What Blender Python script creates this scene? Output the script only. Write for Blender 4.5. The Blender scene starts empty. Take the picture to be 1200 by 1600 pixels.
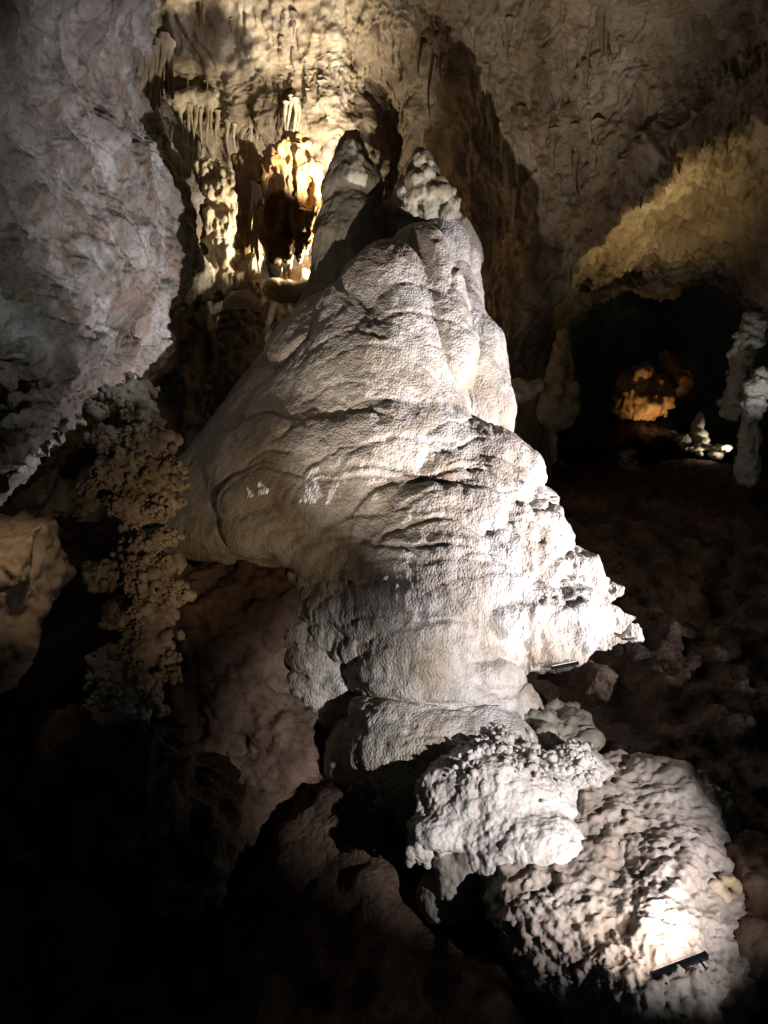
import bpy, math, random
import numpy as np

random.seed(7)
RNG = np.random.default_rng(11)
SC = bpy.context.scene
COL = SC.collection
PI = math.pi

# ------------------------------------------------------------------ camera
CZ, FPX = 8.0, 1164.0            # eye height above the lowest floor, focal length in pixels of a 1200x1600 frame
cam_d = bpy.data.cameras.new('camera')
cam = bpy.data.objects.new('camera', cam_d)
COL.objects.link(cam)
cam.location = (0, 0, CZ)
cam.rotation_euler = (math.radians(90), 0, 0)
cam_d.sensor_fit = 'VERTICAL'
cam_d.angle = 2 * math.atan(800 / FPX)
cam_d.clip_start, cam_d.clip_end = 0.1, 300
SC.camera = cam


def P(px, py, d):
    """world point that lies d metres ahead of the eye, towards a place in the photograph"""
    return np.array([(px - 600) / FPX * d, d, CZ + (800 - py) / FPX * d])


# ------------------------------------------------------------------ world: a cave, next to no daylight
W = bpy.data.worlds.new('World')
SC.world = W
W.use_nodes = True
bg = W.node_tree.nodes['Background']
bg.inputs[0].default_value = (0.42, 0.95, 1.0, 1)
bg.inputs[1].default_value = 0.009

# ------------------------------------------------------------------ exposure
vs = SC.view_settings
vs.view_transform = 'Standard'
vs.look = 'None'
vs.gamma = 1
vs.exposure = 0
SC.render.engine = 'CYCLES'
SC.cycles.use_denoising = True
SC.cycles.max_bounces = 4
SC.cycles.diffuse_bounces = 3
SC.cycles.sample_clamp_indirect = 4

# ------------------------------------------------------------------ the cave's lamps: place, aim, watts, colour, cone
LAMPS = []


def lamp_light(name, kind, loc, target, watts, colour, cone=90, blend=1.0, size=0.1, size_y=None, spread=120):
    l = bpy.data.lights.new(name, kind)
    l.energy = watts
    l.color = colour
    if kind == 'SPOT':
        l.spot_size = math.radians(cone)
        l.spot_blend = blend
        l.shadow_soft_size = size
    else:
        l.shape = 'RECTANGLE'
        l.size, l.size_y = size, size_y or size
        l.spread = math.radians(spread)
    o = bpy.data.objects.new(name, l)
    COL.objects.link(o)
    from mathutils import Vector
    o.location = Vector(loc)
    o.rotation_euler = (Vector(target) - Vector(loc)).to_track_quat('-Z', 'Y').to_euler()
    LAMPS.append(o)
    return o


WHITE = (1.0, 0.93, 0.86)
VIOLET = (1.0, 0.90, 0.98)
COOL = (0.86, 0.92, 1.0)
WARM = (1.0, 0.87, 0.66)
YEL = (1.0, 0.80, 0.42)
ORANGE = (1.0, 0.68, 0.34)

L1P = P(884, 1040, 15.9) + np.array([0, 0, 0.12])
L2P = P(1060, 1508, 10.6) + np.array([0, 0, 0.34])
lamp_light('apron_flood', 'AREA', L1P, P(740, 800, 18.6), 9, VIOLET, size=0.6, size_y=0.12, spread=140)
lamp_light('slope_flood', 'AREA', L2P, P(860, 1290, 13.4), 32, (1.0, .84, .74), size=0.8, size_y=0.1, spread=170)
lamp_light('main_flood', 'SPOT', (18.2, 11.0, 2.6), P(580, 590, 20), 54000, (1.0, .94, .99), cone=43, size=0.12)
lamp_light('front_flood', 'SPOT', (-1.0, 6.6, 0.0), P(690, -30, 28), 15000, (1.0, .87, .76), cone=36, blend=.8, size=0.06)
lamp_light('right_flood', 'SPOT', (10.0, 9.0, 2.6), P(900, 150, 28), 350, (1.0, .84, .64), cone=44, size=0.10)
lamp_light('low_flood', 'SPOT', (3.0, 3.0, 4.0), P(300, 710, 18), 2000, (1.0, .66, .34), cone=33, blend=1, size=0.10)
lamp_light('path_flood', 'SPOT', (9.5, 1.5, 5.0), P(800, 1205, 14.5), 17000, (1.0, .95, .97), cone=28, size=0.10)
lamp_light('alcove_flood', 'SPOT', P(512, 418, 28.8), P(300, 170, 33), 4600, WARM, cone=140, blend=.7, size=0.12)
lamp_light('ceiling_flood', 'SPOT', P(545, 330, 26.6), P(400, 60, 30), 10000, (1.0, .88, .72), cone=75, size=0.12)
lamp_light('left_flood', 'SPOT', (0.5, 7.0, 13.0), P(50, 400, 13.5), 850, (.93, 1.0, .98), cone=62, blend=.8, size=0.12)
lamp_light('arch_flood', 'SPOT', P(1085, 445, 26.5), P(1000, 300, 29.0), 750, (1.0, .74, .36), cone=125, size=0.15)

# ------------------------------------------------------------------ noise in numpy
_perm = RNG.permutation(256).astype(np.int64)
_perm = np.concatenate([_perm, _perm])
_g = RNG.normal(size=(256, 3))
_g = (_g / np.linalg.norm(_g, axis=1, keepdims=True)).astype(np.float32)
_fp = RNG.random((256, 3)).astype(np.float32)


def perlin(p):
    p = np.asarray(p, np.float32)
    i = np.floor(p).astype(np.int64)
    f = (p - i).astype(np.float32)
    i &= 255
    u = f * f * f * (f * (f * 6 - 15) + 10)
    out = np.zeros(len(p), np.float32)
    for dx in (0, 1):
        wx = u[:, 0] if dx else 1 - u[:, 0]
        ax = _perm[(i[:, 0] + dx) & 255]
        for dy in (0, 1):
            wy = u[:, 1] if dy else 1 - u[:, 1]
            ay = _perm[(ax + i[:, 1] + dy) & 255]
            for dz in (0, 1):
                wz = u[:, 2] if dz else 1 - u[:, 2]
                g = _g[_perm[(ay + i[:, 2] + dz) & 255]]
                d = g[:, 0] * (f[:, 0] - dx) + g[:, 1] * (f[:, 1] - dy) + g[:, 2] * (f[:, 2] - dz)
                out += wx * wy * wz * d
    return out * 1.5


def fbm(p, freq, octaves=4, gain=0.5, off=0.0):
    p = np.asarray(p, np.float32) * freq + off
    out = np.zeros(len(p), np.float32)
    a = 1.0
    for k in range(octaves):
        out += a * perlin(p)
        p = p * 2.03 + 17.3
        a *= gain
    return out


def ridged(p, freq, octaves=3, off=0.0):
    p = np.asarray(p, np.float32) * freq + off
    out = np.zeros(len(p), np.float32)
    a = 1.0
    for k in range(octaves):
        out += a * (1 - 2 * np.abs(perlin(p)))
        p = p * 2.1 + 9.7
        a *= 0.5
    return out


def worley(p, freq, off=0.0):
    """distance to the nearest feature point (0 at the point, about 0.6 between)"""
    p = np.asarray(p, np.float32) * freq + off
    i = np.floor(p).astype(np.int64)
    f = (p - i).astype(np.float32)
    i &= 255
    best = np.full(len(p), 9, np.float32)
    for dx in (-1, 0, 1):
        ax = _perm[(i[:, 0] + dx) & 255]
        for dy in (-1, 0, 1):
            ay = _perm[(ax + i[:, 1] + dy) & 255]
            for dz in (-1, 0, 1):
                q = _fp[_perm[(ay + i[:, 2] + dz) & 255]]
                d = (q[:, 0] + dx - f[:, 0]) ** 2 + (q[:, 1] + dy - f[:, 1]) ** 2 + (q[:, 2] + dz - f[:, 2]) ** 2
                np.minimum(best, d, out=best)
    return np.sqrt(best)


def sstep(a, b, x):
    t = np.clip((x - a) / (b - a), 0, 1)
    return t * t * (3 - 2 * t)


# ------------------------------------------------------------------ meshes
def empty(name, loc, label, cat, group=None):
    o = bpy.data.objects.new(name, None)
    o.empty_display_size = 0.2
    COL.objects.link(o)
    o.location = [float(v) for v in loc]
    tag(o, label, cat, group)
    return o


def tag(o, label, cat, group=None, kind=None):
    if label:
        o['label'] = label
    if cat:
        o['category'] = cat
    if group:
        o['group'] = group
    if kind:
        o['kind'] = kind
    return o


def raw_mesh(name, v, faces, smooth=True):
    """faces: (n,3) or (n,4) array"""
    me = bpy.data.meshes.new(name)
    v = np.asarray(v, np.float32)
    faces = np.asarray(faces, np.int32)
    n, k = faces.shape
    me.vertices.add(len(v))
    me.vertices.foreach_set('co', v.ravel())
    me.loops.add(n * k)
    me.loops.foreach_set('vertex_index', faces.ravel())
    me.polygons.add(n)
    me.polygons.foreach_set('loop_start', np.arange(0, n * k, k, dtype=np.int32))
    if smooth:
        me.polygons.foreach_set('use_smooth', np.ones(n, bool))
    me.update(calc_edges=True)
    return me


def link(name, me, m, parent=None):
    o = bpy.data.objects.new(name, me)
    COL.objects.link(o)
    if m is not None:
        me.materials.append(m)
    if parent is not None:
        o.parent = parent
    return o


def normals_of(v, faces):
    a, b, c = v[faces[:, 0]], v[faces[:, 1]], v[faces[:, 2]]
    if faces.shape[1] == 4:
        n = np.cross(c - a, v[faces[:, 3]] - b)
    else:
        n = np.cross(b - a, c - a)
    out = np.zeros_like(v)
    for k in range(faces.shape[1]):
        for ax in range(3):
            out[:, ax] += np.bincount(faces[:, k], n[:, ax], len(v))
    return out / np.maximum(np.linalg.norm(out, axis=1, keepdims=True), 1e-9)


def build(name, v, faces, m, parent=None, disp=None, smooth=True):
    """world-space vertices; displaced along their normals by disp(points, normals)"""
    v = np.asarray(v, np.float32)
    if disp is not None:
        n = normals_of(v, faces)
        d = disp(v, n)
        v = v + (n * d[:, None] if d.ndim == 1 else d)
    if parent is not None:
        v = v - np.array(parent.location, np.float32)
    return link(name, raw_mesh(name, v, faces, smooth), m, parent)


def spline_weights(n, R):
    t = np.linspace(0, R - 1, n)
    i = np.minimum(t.astype(int), R - 2)
    f = t - i
    w = np.zeros((n, R))
    c = [-.5 * f + f * f - .5 * f ** 3, 1 - 2.5 * f * f + 1.5 * f ** 3, .5 * f + 2 * f * f - 1.5 * f ** 3, -.5 * f * f + .5 * f ** 3]
    for k in range(4):
        j = np.clip(i + k - 1, 0, R - 1)
        np.add.at(w, (np.arange(n), j), c[k])
    return w


def grid_faces(nu, nv):
    a = np.arange(nu * nv).reshape(nu, nv)
    return np.stack([a[:-1, :-1], a[1:, :-1], a[1:, 1:], a[:-1, 1:]], -1).reshape(-1, 4)


def sheet(name, ctrl, nu, nv, m, disp, flip=False):
    c = np.array(ctrl, float)
    wu, wv = spline_weights(nu, c.shape[0]), spline_weights(nv, c.shape[1])
    v = np.einsum('ur,vc,rcx->uvx', wu, wv, c).reshape(-1, 3)
    f = grid_faces(nu, nv)
    if flip:
        f = f[:, ::-1]
    o = build(name, v, f, m, None, disp)
    o['kind'] = 'structure'
    return o


# ------------------------------------------------------------------ solids from distance fields
class Field:
    def __init__(s, lo, hi, h):
        s.lo, s.h = np.array(lo, float), h
        s.n = np.ceil((np.array(hi) - s.lo) / h).astype(int) + 1
        s.ax = [(s.lo[k] + h * np.arange(s.n[k])).astype(np.float32) for k in range(3)]
        s.f = np.full(s.n, 2.0, np.float32)

    def put(s, fn, lo=None, hi=None, k=0.05, carve=False):
        if lo is None:
            sl = [slice(0, n) for n in s.n]
        else:
            a = np.clip(np.floor((np.array(lo) - k - .15 - s.lo) / s.h).astype(int), 0, s.n)
            b = np.clip(np.ceil((np.array(hi) + k + .15 - s.lo) / s.h).astype(int) + 1, 0, s.n)
            if (b <= a).any():
                return
            sl = [slice(a[i], b[i]) for i in range(3)]
        X = s.ax[0][sl[0]][:, None, None]
        Y = s.ax[1][sl[1]][None, :, None]
        Z = s.ax[2][sl[2]][None, None, :]
        d = fn(X, Y, Z)
        g = s.f[tuple(sl)]
        if carve:
            d = -d
            h = np.maximum(k - np.abs(g - d), 0) / k
            s.f[tuple(sl)] = np.maximum(g, d) + h * h * k * .25
        else:
            h = np.maximum(k - np.abs(g - d), 0) / k
            s.f[tuple(sl)] = np.minimum(g, d) - h * h * k * .25

    def ell(s, c, r, k=0.05, rz=0.0, tilt=0.0, carve=False):
        """ellipsoid, turned about z by rz, then leaned about its x axis by tilt"""
        c = np.asarray(c, float)
        r = np.asarray(r, float)
        R = float(max(r)) if (rz or tilt) else r
        ca, sa, ct, st = math.cos(rz), math.sin(rz), math.cos(tilt), math.sin(tilt)

        def fn(X, Y, Z):
            x, y, z = X - c[0], Y - c[1], Z - c[2]
            if rz:
                x, y = x * ca + y * sa, y * ca - x * sa
            if tilt:
                y, z = y * ct + z * st, z * ct - y * st
            k0 = np.sqrt((x / r[0]) ** 2 + (y / r[1]) ** 2 + (z / r[2]) ** 2)
            k1 = np.sqrt((x / r[0] ** 2) ** 2 + (y / r[1] ** 2) ** 2 + (z / r[2] ** 2) ** 2)
            return k0 * (k0 - 1) / np.maximum(k1, 1e-5)
        s.put(fn, c - R, c + R, k, carve)

    def cone(s, a, b, ra, rb, k=0.05, carve=False):
        a, b = np.asarray(a, float), np.asarray(b, float)
        ba = b - a
        L = float(ba @ ba)

        def fn(X, Y, Z):
            t = np.clip(((X - a[0]) * ba[0] + (Y - a[1]) * ba[1] + (Z - a[2]) * ba[2]) / L, 0, 1)
            return np.sqrt((X - a[0] - t * ba[0]) ** 2 + (Y - a[1] - t * ba[1]) ** 2 + (Z - a[2] - t * ba[2]) ** 2) - (ra + (rb - ra) * t)
        m = max(ra, rb)
        s.put(fn, np.minimum(a, b) - m, np.maximum(a, b) + m, k, carve)

    def rows(s, rows, k=0.05, power=2.0):
        """stack of ovals: (z, x left, x right, y centre, y half depth), top or bottom first"""
        rw = np.array(sorted(rows), float)
        z = rw[:, 0]
        zz = s.ax[2].astype(float)
        # smooth the interpolation a little
        def ip(v):
            fine = np.linspace(z[0], z[-1], 200)
            q = np.interp(fine, z, v)
            q2 = np.convolve(np.pad(q, 4, mode='edge'), np.ones(9) / 9, 'valid')
            return np.interp(zz, fine, q2)[None, None, :].astype(np.float32)
        xl, xr, cy, b = ip(rw[:, 1]), ip(rw[:, 2]), ip(rw[:, 3]), ip(rw[:, 4])
        cx, a = (xl + xr) / 2, np.maximum((xr - xl) / 2, .03)
        b = np.maximum(b, .03)
        top, bot = z[-1], z[0]

        def fn(X, Y, Z):
            q = (np.abs((X - cx) / a) ** power + np.abs((Y - cy) / b) ** power) ** (1 / power)
            d = (q - 1) * np.minimum(a, b) * .85
            return np.maximum(d, np.maximum(Z - top, bot - Z) * .9)
        s.put(fn, None, None, k)

    def front(s, x, z):
        """nearest y of the solid on the line (x, z), or None"""
        i = int(round((x - s.lo[0]) / s.h))
        k = int(round((z - s.lo[2]) / s.h))
        if not (0 <= i < s.n[0] and 0 <= k < s.n[2]):
            return None
        w = np.nonzero(s.f[i, :, k] < 0)[0]
        return None if len(w) == 0 else float(s.lo[1] + s.h * w[0])

    def hit(s, px, py, d0=8.0, d1=40.0):
        """first point of the solid seen towards a place in the photograph"""
        ds = np.arange(d0, d1, s.h * .7)
        q = np.stack([(px - 600) / FPX * ds, ds, CZ + (800 - py) / FPX * ds], 1)
        i = np.round((q - s.lo) / s.h).astype(int)
        ok = ((i >= 0) & (i < s.n)).all(1)
        i = i[ok]
        w = np.nonzero(s.f[i[:, 0], i[:, 1], i[:, 2]] < 0)[0]
        return None if len(w) == 0 else q[ok][w[0]]

    def mesh(s):
        """naive surface nets"""
        f = s.f
        ins = f < 0
        ins[0], ins[-1], ins[:, 0], ins[:, -1], ins[:, :, 0], ins[:, :, -1] = False, False, False, False, False, False
        f = np.where(ins, f, np.maximum(f, 1e-4))
        cnt = np.zeros(np.array(s.n) - 1, np.int8)
        for dx in (0, 1):
            for dy in (0, 1):
                for dz in (0, 1):
                    cnt += ins[dx:dx + s.n[0] - 1, dy:dy + s.n[1] - 1, dz:dz + s.n[2] - 1]
        act = np.nonzero((cnt > 0) & (cnt < 8))
        act = np.stack(act, 1)
        idx = np.full(cnt.shape, -1, np.int32)
        idx[act[:, 0], act[:, 1], act[:, 2]] = np.arange(len(act))
        acc = np.zeros((len(act), 3))
        num = np.zeros(len(act))
        corners = [(i, j, k) for i in (0, 1) for j in (0, 1) for k in (0, 1)]
        for c0 in corners:
            for ax in range(3):
                if c0[ax] == 0:
                    c1 = list(c0)
                    c1[ax] = 1
                    a = f[act[:, 0] + c0[0], act[:, 1] + c0[1], act[:, 2] + c0[2]]
                    b = f[act[:, 0] + c1[0], act[:, 1] + c1[1], act[:, 2] + c1[2]]
                    m = (a < 0) != (b < 0)
                    t = np.where(m, a / np.where(m, a - b, 1), 0)
                    pt = np.array(c0, float)[None, :].repeat(len(act), 0)
                    pt[:, ax] += t
                    acc += np.where(m[:, None], pt, 0)
                    num += m
        v = s.lo + s.h * (act + acc / np.maximum(num, 1)[:, None])
        quads = []
        for ax in range(3):
            o1, o2 = (ax + 1) % 3, (ax + 2) % 3
            sl0, sl1 = [slice(None)] * 3, [slice(None)] * 3
            sl0[ax], sl1[ax] = slice(0, -1), slice(1, None)
            ch = ins[tuple(sl0)] != ins[tuple(sl1)]
            e = np.stack(np.nonzero(ch), 1)
            e = e[(e[:, o1] > 0) & (e[:, o2] > 0) & (e[:, o1] < s.n[o1] - 1) & (e[:, o2] < s.n[o2] - 1)]
            d1, d2 = np.zeros(3, int), np.zeros(3, int)
            d1[o1], d2[o2] = 1, 1
            q = np.stack([idx[tuple((e - d1 - d2).T)], idx[tuple((e - d2).T)], idx[tuple(e.T)], idx[tuple((e - d1).T)]], 1)
            w = ins[tuple(e.T)]
            q = np.where(w[:, None], q, q[:, ::-1])
            quads.append(q)
        q = np.concatenate(quads)
        return v, q[(q >= 0).all(1)]


_ico = None


def ico():
    global _ico
    if _ico is None:
        import bmesh
        bm = bmesh.new()
        bmesh.ops.create_icosphere(bm, subdivisions=2, radius=1)
        bm.verts.ensure_lookup_table()
        v = np.array([x.co[:] for x in bm.verts], np.float32)
        f = np.array([[x.index for x in fc.verts] for fc in bm.faces])
        bm.free()
        bm = bmesh.new()
        bmesh.ops.create_icosphere(bm, subdivisions=1, radius=1)
        v1 = np.array([x.co[:] for x in bm.verts], np.float32)
        f1 = np.array([[x.index for x in fc.verts] for fc in bm.faces])
        bm.free()
        _ico = (v, f, v1, f1)
    return _ico


def knobs(name, centres, radii, m, parent, squash=1.0, fine=False, label=None):
    """a crust of small rounded knobs, one mesh"""
    v0, f0 = ico()[:2] if fine else ico()[2:]
    c = np.asarray(centres, np.float32)
    r = np.asarray(radii, np.float32)
    sc = r[:, None, None] * RNG.uniform(.75, 1.3, (len(c), 1, 3)).astype(np.float32)
    v = (c[:, None, :] + v0[None] * sc).reshape(-1, 3)
    f = (f0[None] + (np.arange(len(c)) * len(v0))[:, None, None]).reshape(-1, 3)
    n = (v.reshape(len(c), -1, 3) - c[:, None, :]).reshape(-1, 3)
    v = v + n * (.30 * fbm(v, 9.0, 2))[:, None]
    o = build(name, v, f, m, parent)
    o['kind'] = 'stuff'
    return o


# ------------------------------------------------------------------ materials
def mat(name, cols, scale=0.5, fine=6.0, bump=0.5, bdist=0.05, rough=0.85, streak=1.0, stain=None, stain_amt=0.45, stain_scale=0.8,
        grain=14.0, pit=0.0, spec=0.25):
    m = bpy.data.materials.new(name)
    m.use_nodes = True
    nt = m.node_tree
    N, L = nt.nodes, nt.links
    bs = N['Principled BSDF']
    geo = N.new('ShaderNodeNewGeometry')
    mp = N.new('ShaderNodeMapping')
    mp.inputs['Scale'].default_value = (1, 1, streak)
    L.new(geo.outputs['Position'], mp.inputs['Vector'])

    def noise(sc, det=6, rg=.55, dist=0.0, vec=mp.outputs[0]):
        n = N.new('ShaderNodeTexNoise')
        n.inputs['Scale'].default_value = sc
        n.inputs['Detail'].default_value = det
        n.inputs['Roughness'].default_value = rg
        n.inputs['Distortion'].default_value = dist
        L.new(vec, n.inputs['Vector'])
        return n
    a = noise(scale, 8, .6, .6)
    cr = N.new('ShaderNodeValToRGB')
    el = cr.color_ramp.elements
    el[0].position, el[1].position = .30, .70
    el[0].color = (*cols[0], 1)
    el[1].color = (*cols[-1], 1)
    for i, c in enumerate(cols[1:-1]):
        e = el.new(.30 + .40 * (i + 1) / (len(cols) - 1))
        e.color = (*c, 1)
    L.new(a.outputs['Fac'], cr.inputs['Fac'])
    col = cr.outputs['Color']

    def mix(fac, c1, c2, mode='MIX'):
        x = N.new('ShaderNodeMix')
        x.data_type = 'RGBA'
        x.blend_type = mode
        if isinstance(fac, float):
            x.inputs['Factor'].default_value = fac
        else:
            L.new(fac, x.inputs['Factor'])
        for s, c in ((x.inputs['A'], c1), (x.inputs['B'], c2)):
            if isinstance(c, tuple):
                s.default_value = (*c, 1)
            else:
                L.new(c, s)
        return x.outputs['Result']

    def mapr(v, a0, a1, b0, b1):
        x = N.new('ShaderNodeMapRange')
        for i, q in enumerate((a0, a1, b0, b1)):
            x.inputs[i + 1].default_value = q
        L.new(v, x.inputs[0])
        return x.outputs[0]
    if stain:
        for i, (sc_, cc) in enumerate(stain):
            s = noise(stain_scale * (1 + .9 * i), 7, .65, 1.2)
            s.inputs['Vector']
            L.new(mapr(s.outputs['Fac'], .50, .64, 0, stain_amt * sc_), (mx := N.new('ShaderNodeMix')).inputs['Factor'])
            mx.data_type = 'RGBA'
            L.new(col, mx.inputs['A'])
            mx.inputs['B'].default_value = (*cc, 1)
            col = mx.outputs['Result']
    sp = noise(fine, 5, .7)
    col = mix(mapr(sp.outputs['Fac'], .35, .65, 0, .5), col, mix(1.0, col, (.62, .58, .54), 'MULTIPLY'))
    L.new(col, bs.inputs['Base Color'])
    L.new(mapr(noise(scale * 2.3, 5, .6).outputs['Fac'], .35, .65, rough - .42, rough + .08), bs.inputs['Roughness'])
    bs.inputs['Specular IOR Level'].default_value = spec
    # relief: coarse crinkle, grain and, where asked, pits
    h1 = noise(fine * .7, 8, .62)
    h2 = noise(grain, 6, .7)
    add = N.new('ShaderNodeMath')
    add.operation = 'MULTIPLY_ADD'
    L.new(h2.outputs['Fac'], add.inputs[0])
    add.inputs[1].default_value = .45
    L.new(h1.outputs['Fac'], add.inputs[2])
    hv = add.outputs[0]
    if pit:
        v = N.new('ShaderNodeTexVoronoi')
        v.inputs['Scale'].default_value = pit
        L.new(mp.outputs[0], v.inputs['Vector'])
        ad = N.new('ShaderNodeMath')
        ad.operation = 'MULTIPLY_ADD'
        L.new(v.outputs['Distance'], ad.inputs[0])
        ad.inputs[1].default_value = -.7
        L.new(hv, ad.inputs[2])
        hv = ad.outputs[0]
    b = N.new('ShaderNodeBump')
    b.inputs['Strength'].default_value = bump
    b.inputs['Distance'].default_value = bdist
    L.new(hv, b.inputs['Height'])
    L.new(b.outputs[0], bs.inputs['Normal'])
    return m


def plain(name, c, rough=.5, metal=0.0, emit=None, es=0):
    m = bpy.data.materials.new(name)
    m.use_nodes = True
    nt = m.node_tree
    bs = nt.nodes['Principled BSDF']
    n = nt.nodes.new('ShaderNodeTexNoise')
    n.inputs['Scale'].default_value = 40
    r = nt.nodes.new('ShaderNodeValToRGB')
    r.color_ramp.elements[0].color = (*[x * .7 for x in c], 1)
    r.color_ramp.elements[1].color = (*c, 1)
    nt.links.new(n.outputs['Fac'], r.inputs['Fac'])
    nt.links.new(r.outputs['Color'], bs.inputs['Base Color'])
    bs.inputs['Roughness'].default_value = rough
    bs.inputs['Metallic'].default_value = metal
    if emit:
        bs.inputs['Emission Color'].default_value = (*emit, 1)
        bs.inputs['Emission Strength'].default_value = es
    return m


M_DOME = mat('pale_flowstone', [(.36, .29, .21), (.54, .50, .45), (.66, .64, .63)], scale=.55, fine=5, bump=.8, bdist=.045, streak=.75,
             stain=[(.7, (.33, .25, .16)), (.9, (.25, .25, .21))], stain_amt=.6, stain_scale=.9, grain=26, pit=19)
M_SUMMIT = mat('greenish_flowstone', [(.20, .17, .12), (.34, .31, .23), (.46, .43, .35)], scale=.9, fine=6, bump=.7, bdist=.06, streak=.35,
               stain=[(.8, (.18, .12, .06))], grain=14)
M_LEFT = mat('grey_limestone', [(.06, .048, .036), (.175, .158, .138), (.37, .36, .345)], scale=.55, fine=4, bump=1.0, bdist=.12,
             stain=[(1, (.17, .115, .08)), (.9, (.07, .06, .05))], stain_amt=.85, stain_scale=.6, grain=11, streak=.75)
M_BACK = mat('tan_limestone', [(.10, .07, .04), (.29, .23, .15), (.50, .44, .345)], scale=.42, fine=3.5, bump=.8, bdist=.12, streak=.4,
             stain=[(.9, (.13, .09, .06)), (.7, (.30, .28, .25))], stain_amt=.7, stain_scale=.5, grain=9)
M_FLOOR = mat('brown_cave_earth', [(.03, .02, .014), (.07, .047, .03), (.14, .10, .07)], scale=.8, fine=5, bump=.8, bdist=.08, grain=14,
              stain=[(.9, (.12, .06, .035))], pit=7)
M_MOUND = mat('white_crust', [(.36, .32, .28), (.56, .53, .50), (.70, .68, .66)], scale=.8, fine=8, bump=.8, bdist=.05,
              stain=[(.8, (.26, .24, .17))], grain=22, pit=12)
M_GREY = mat('grey_green_mud', [(.20, .18, .13), (.30, .28, .23), (.38, .36, .33)], scale=1.0, fine=7, bump=.8, bdist=.05, grain=20)
M_SLOPE = mat('pinkish_slope', [(.28, .23, .19), (.42, .37, .33), (.56, .51, .47)], scale=.9, fine=7, bump=.8, bdist=.05, grain=20,
              stain=[(.8, (.34, .22, .16)), (.7, (.22, .21, .15))], stain_scale=.7)
M_CORAL = mat('coral_crust', [(.12, .095, .08), (.28, .24, .205), (.46, .42, .37)], scale=1.6, fine=8, bump=.7, bdist=.03, grain=25)
M_BROWN = mat('brown_flowstone', [(.16, .08, .03), (.32, .19, .08), (.46, .31, .16)], scale=1.0, fine=5, bump=.5, bdist=.05, streak=.3, grain=14, rough=.6)
M_CREAM = mat('cream_flowstone', [(.38, .29, .17), (.58, .50, .36), (.70, .63, .50)], scale=.8, fine=5, bump=.8, bdist=.08, streak=.4, grain=12,
              stain=[(.9, (.24, .16, .08))], stain_amt=.6)
M_ORANGE = mat('orange_flowstone', [(.32, .15, .05), (.50, .28, .11), (.60, .38, .18)], scale=1.0, fine=5, bump=.6, bdist=.06, streak=.3, grain=12)
M_RED = mat('red_brown_rock', [(.07, .045, .03), (.16, .105, .07), (.26, .20, .145)], scale=.8, fine=5, bump=.8, bdist=.07, grain=14)
M_TAN = mat('tan_rock', [(.22, .13, .09), (.38, .28, .19), (.48, .40, .29)], scale=1.5, fine=5, bump=.7, bdist=.05, grain=14)
M_BLACK = plain('black_lamp_metal', (.02, .02, .022), .4, .6)
M_LENS = plain('lamp_glass', (.8, .8, .8), .2, 0, (1, .9, .85), 2)

# ------------------------------------------------------------------ the setting: walls, ceiling, floor


def wall_disp(big, mid, small, off, pits=None, vert=.6, dip=0.0, cell=1.0, flute=0.0):
    def fn(p, n):
        q = np.stack([p[:, 0], p[:, 1] * math.cos(dip) - p[:, 2] * math.sin(dip), (p[:, 2] * math.cos(dip) + p[:, 1] * math.sin(dip)) * vert], 1).astype(np.float32)
        q = q + .5 * np.stack([fbm(q, .5, 2, .5, off + 31), fbm(q, .5, 2, .5, off + 47), fbm(q, .5, 2, .5, off + 63)], 1)
        d = big * fbm(q, .20, 3, .5, off) + mid * fbm(q, .9, 6, .58, off + 5) + small * fbm(q, 3.2, 3, .6, off + 9)
        d += cell * (mid * 1.1 * (np.minimum(worley(q, .8, off), .7) - .5) + small * 1.6 * (np.minimum(worley(q, 2.4, off + 3), .6) - .45))
        if flute:
            fq = p * np.array([1, 1, .10], np.float32)
            d += flute * fbm(fq, 2.2, 3, .6, off + 77) * (1 + fbm(p, .3, 2, .5, off + 88))
        if pits is not None:
            d += pits(p)
        return d
    return fn


# left wall: (edge px, py) of its right rim row by row
rim = [(-700, 340, 12), (-350, 260, 17), (-120, 225, 19), (20, 214, 20), (140, 216, 20.5), (230, 256, 21), (330, 285, 21), (430, 300, 20.5),
       (500, 262, 19.5), (560, 246, 18.5), (610, 175, 17), (680, 100, 16.5), (740, 20, 17), (800, -60, 17), (950, -120, 16), (1250, -200, 14), (1700, -300, 12), (2300, -400, 9)]
rows = []
for py, ex, ed in rim:
    t = min(max((py - 560) / 140, 0), 1)          # under the bulge the wall is cut back
    ud = 5.0 * t
    rows.append([P(-600, py, ed * .42 + ud * .6), P(min(-220, ex - 200), py, ed * .52 + ud), P(min(0, ex - 110), py, ed * .62 + ud),
                 P(ex * .45 if ex > 0 else ex - 60, py, ed * .76 + ud), P(ex * .8 if ex > 0 else ex - 25, py, ed * .90 + ud * .5), P(ex, py, ed * 1.03), P(ex + 6, py - 10, ed * 1.25), P(ex + 40, py - 10, ed * 1.75)])


def left_pits(p):
    m = sstep(13.5, 11.5, p[:, 2]) * sstep(7.5, 9.0, p[:, 2]) * sstep(-4.5, -6, p[:, 0])
    w = worley(p * np.array([1, 1, 1.1], np.float32), 2.1, 3.3)
    w2 = worley(p, 4.2, 8.3)
    return m * (.30 * (w - .55) + .14 * (w2 - .5)) + .10 * (fbm(p, 5.0, 2) * m) - .4 * sstep(.42, .2, worley(p * np.array([.6, .6, 1], np.float32), .33, 2.1))


sheet('wall_left', rows, 620, 560, M_LEFT, wall_disp(.6, .26, .07, 13.0, left_pits, 1.15, .75, .22))

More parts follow.
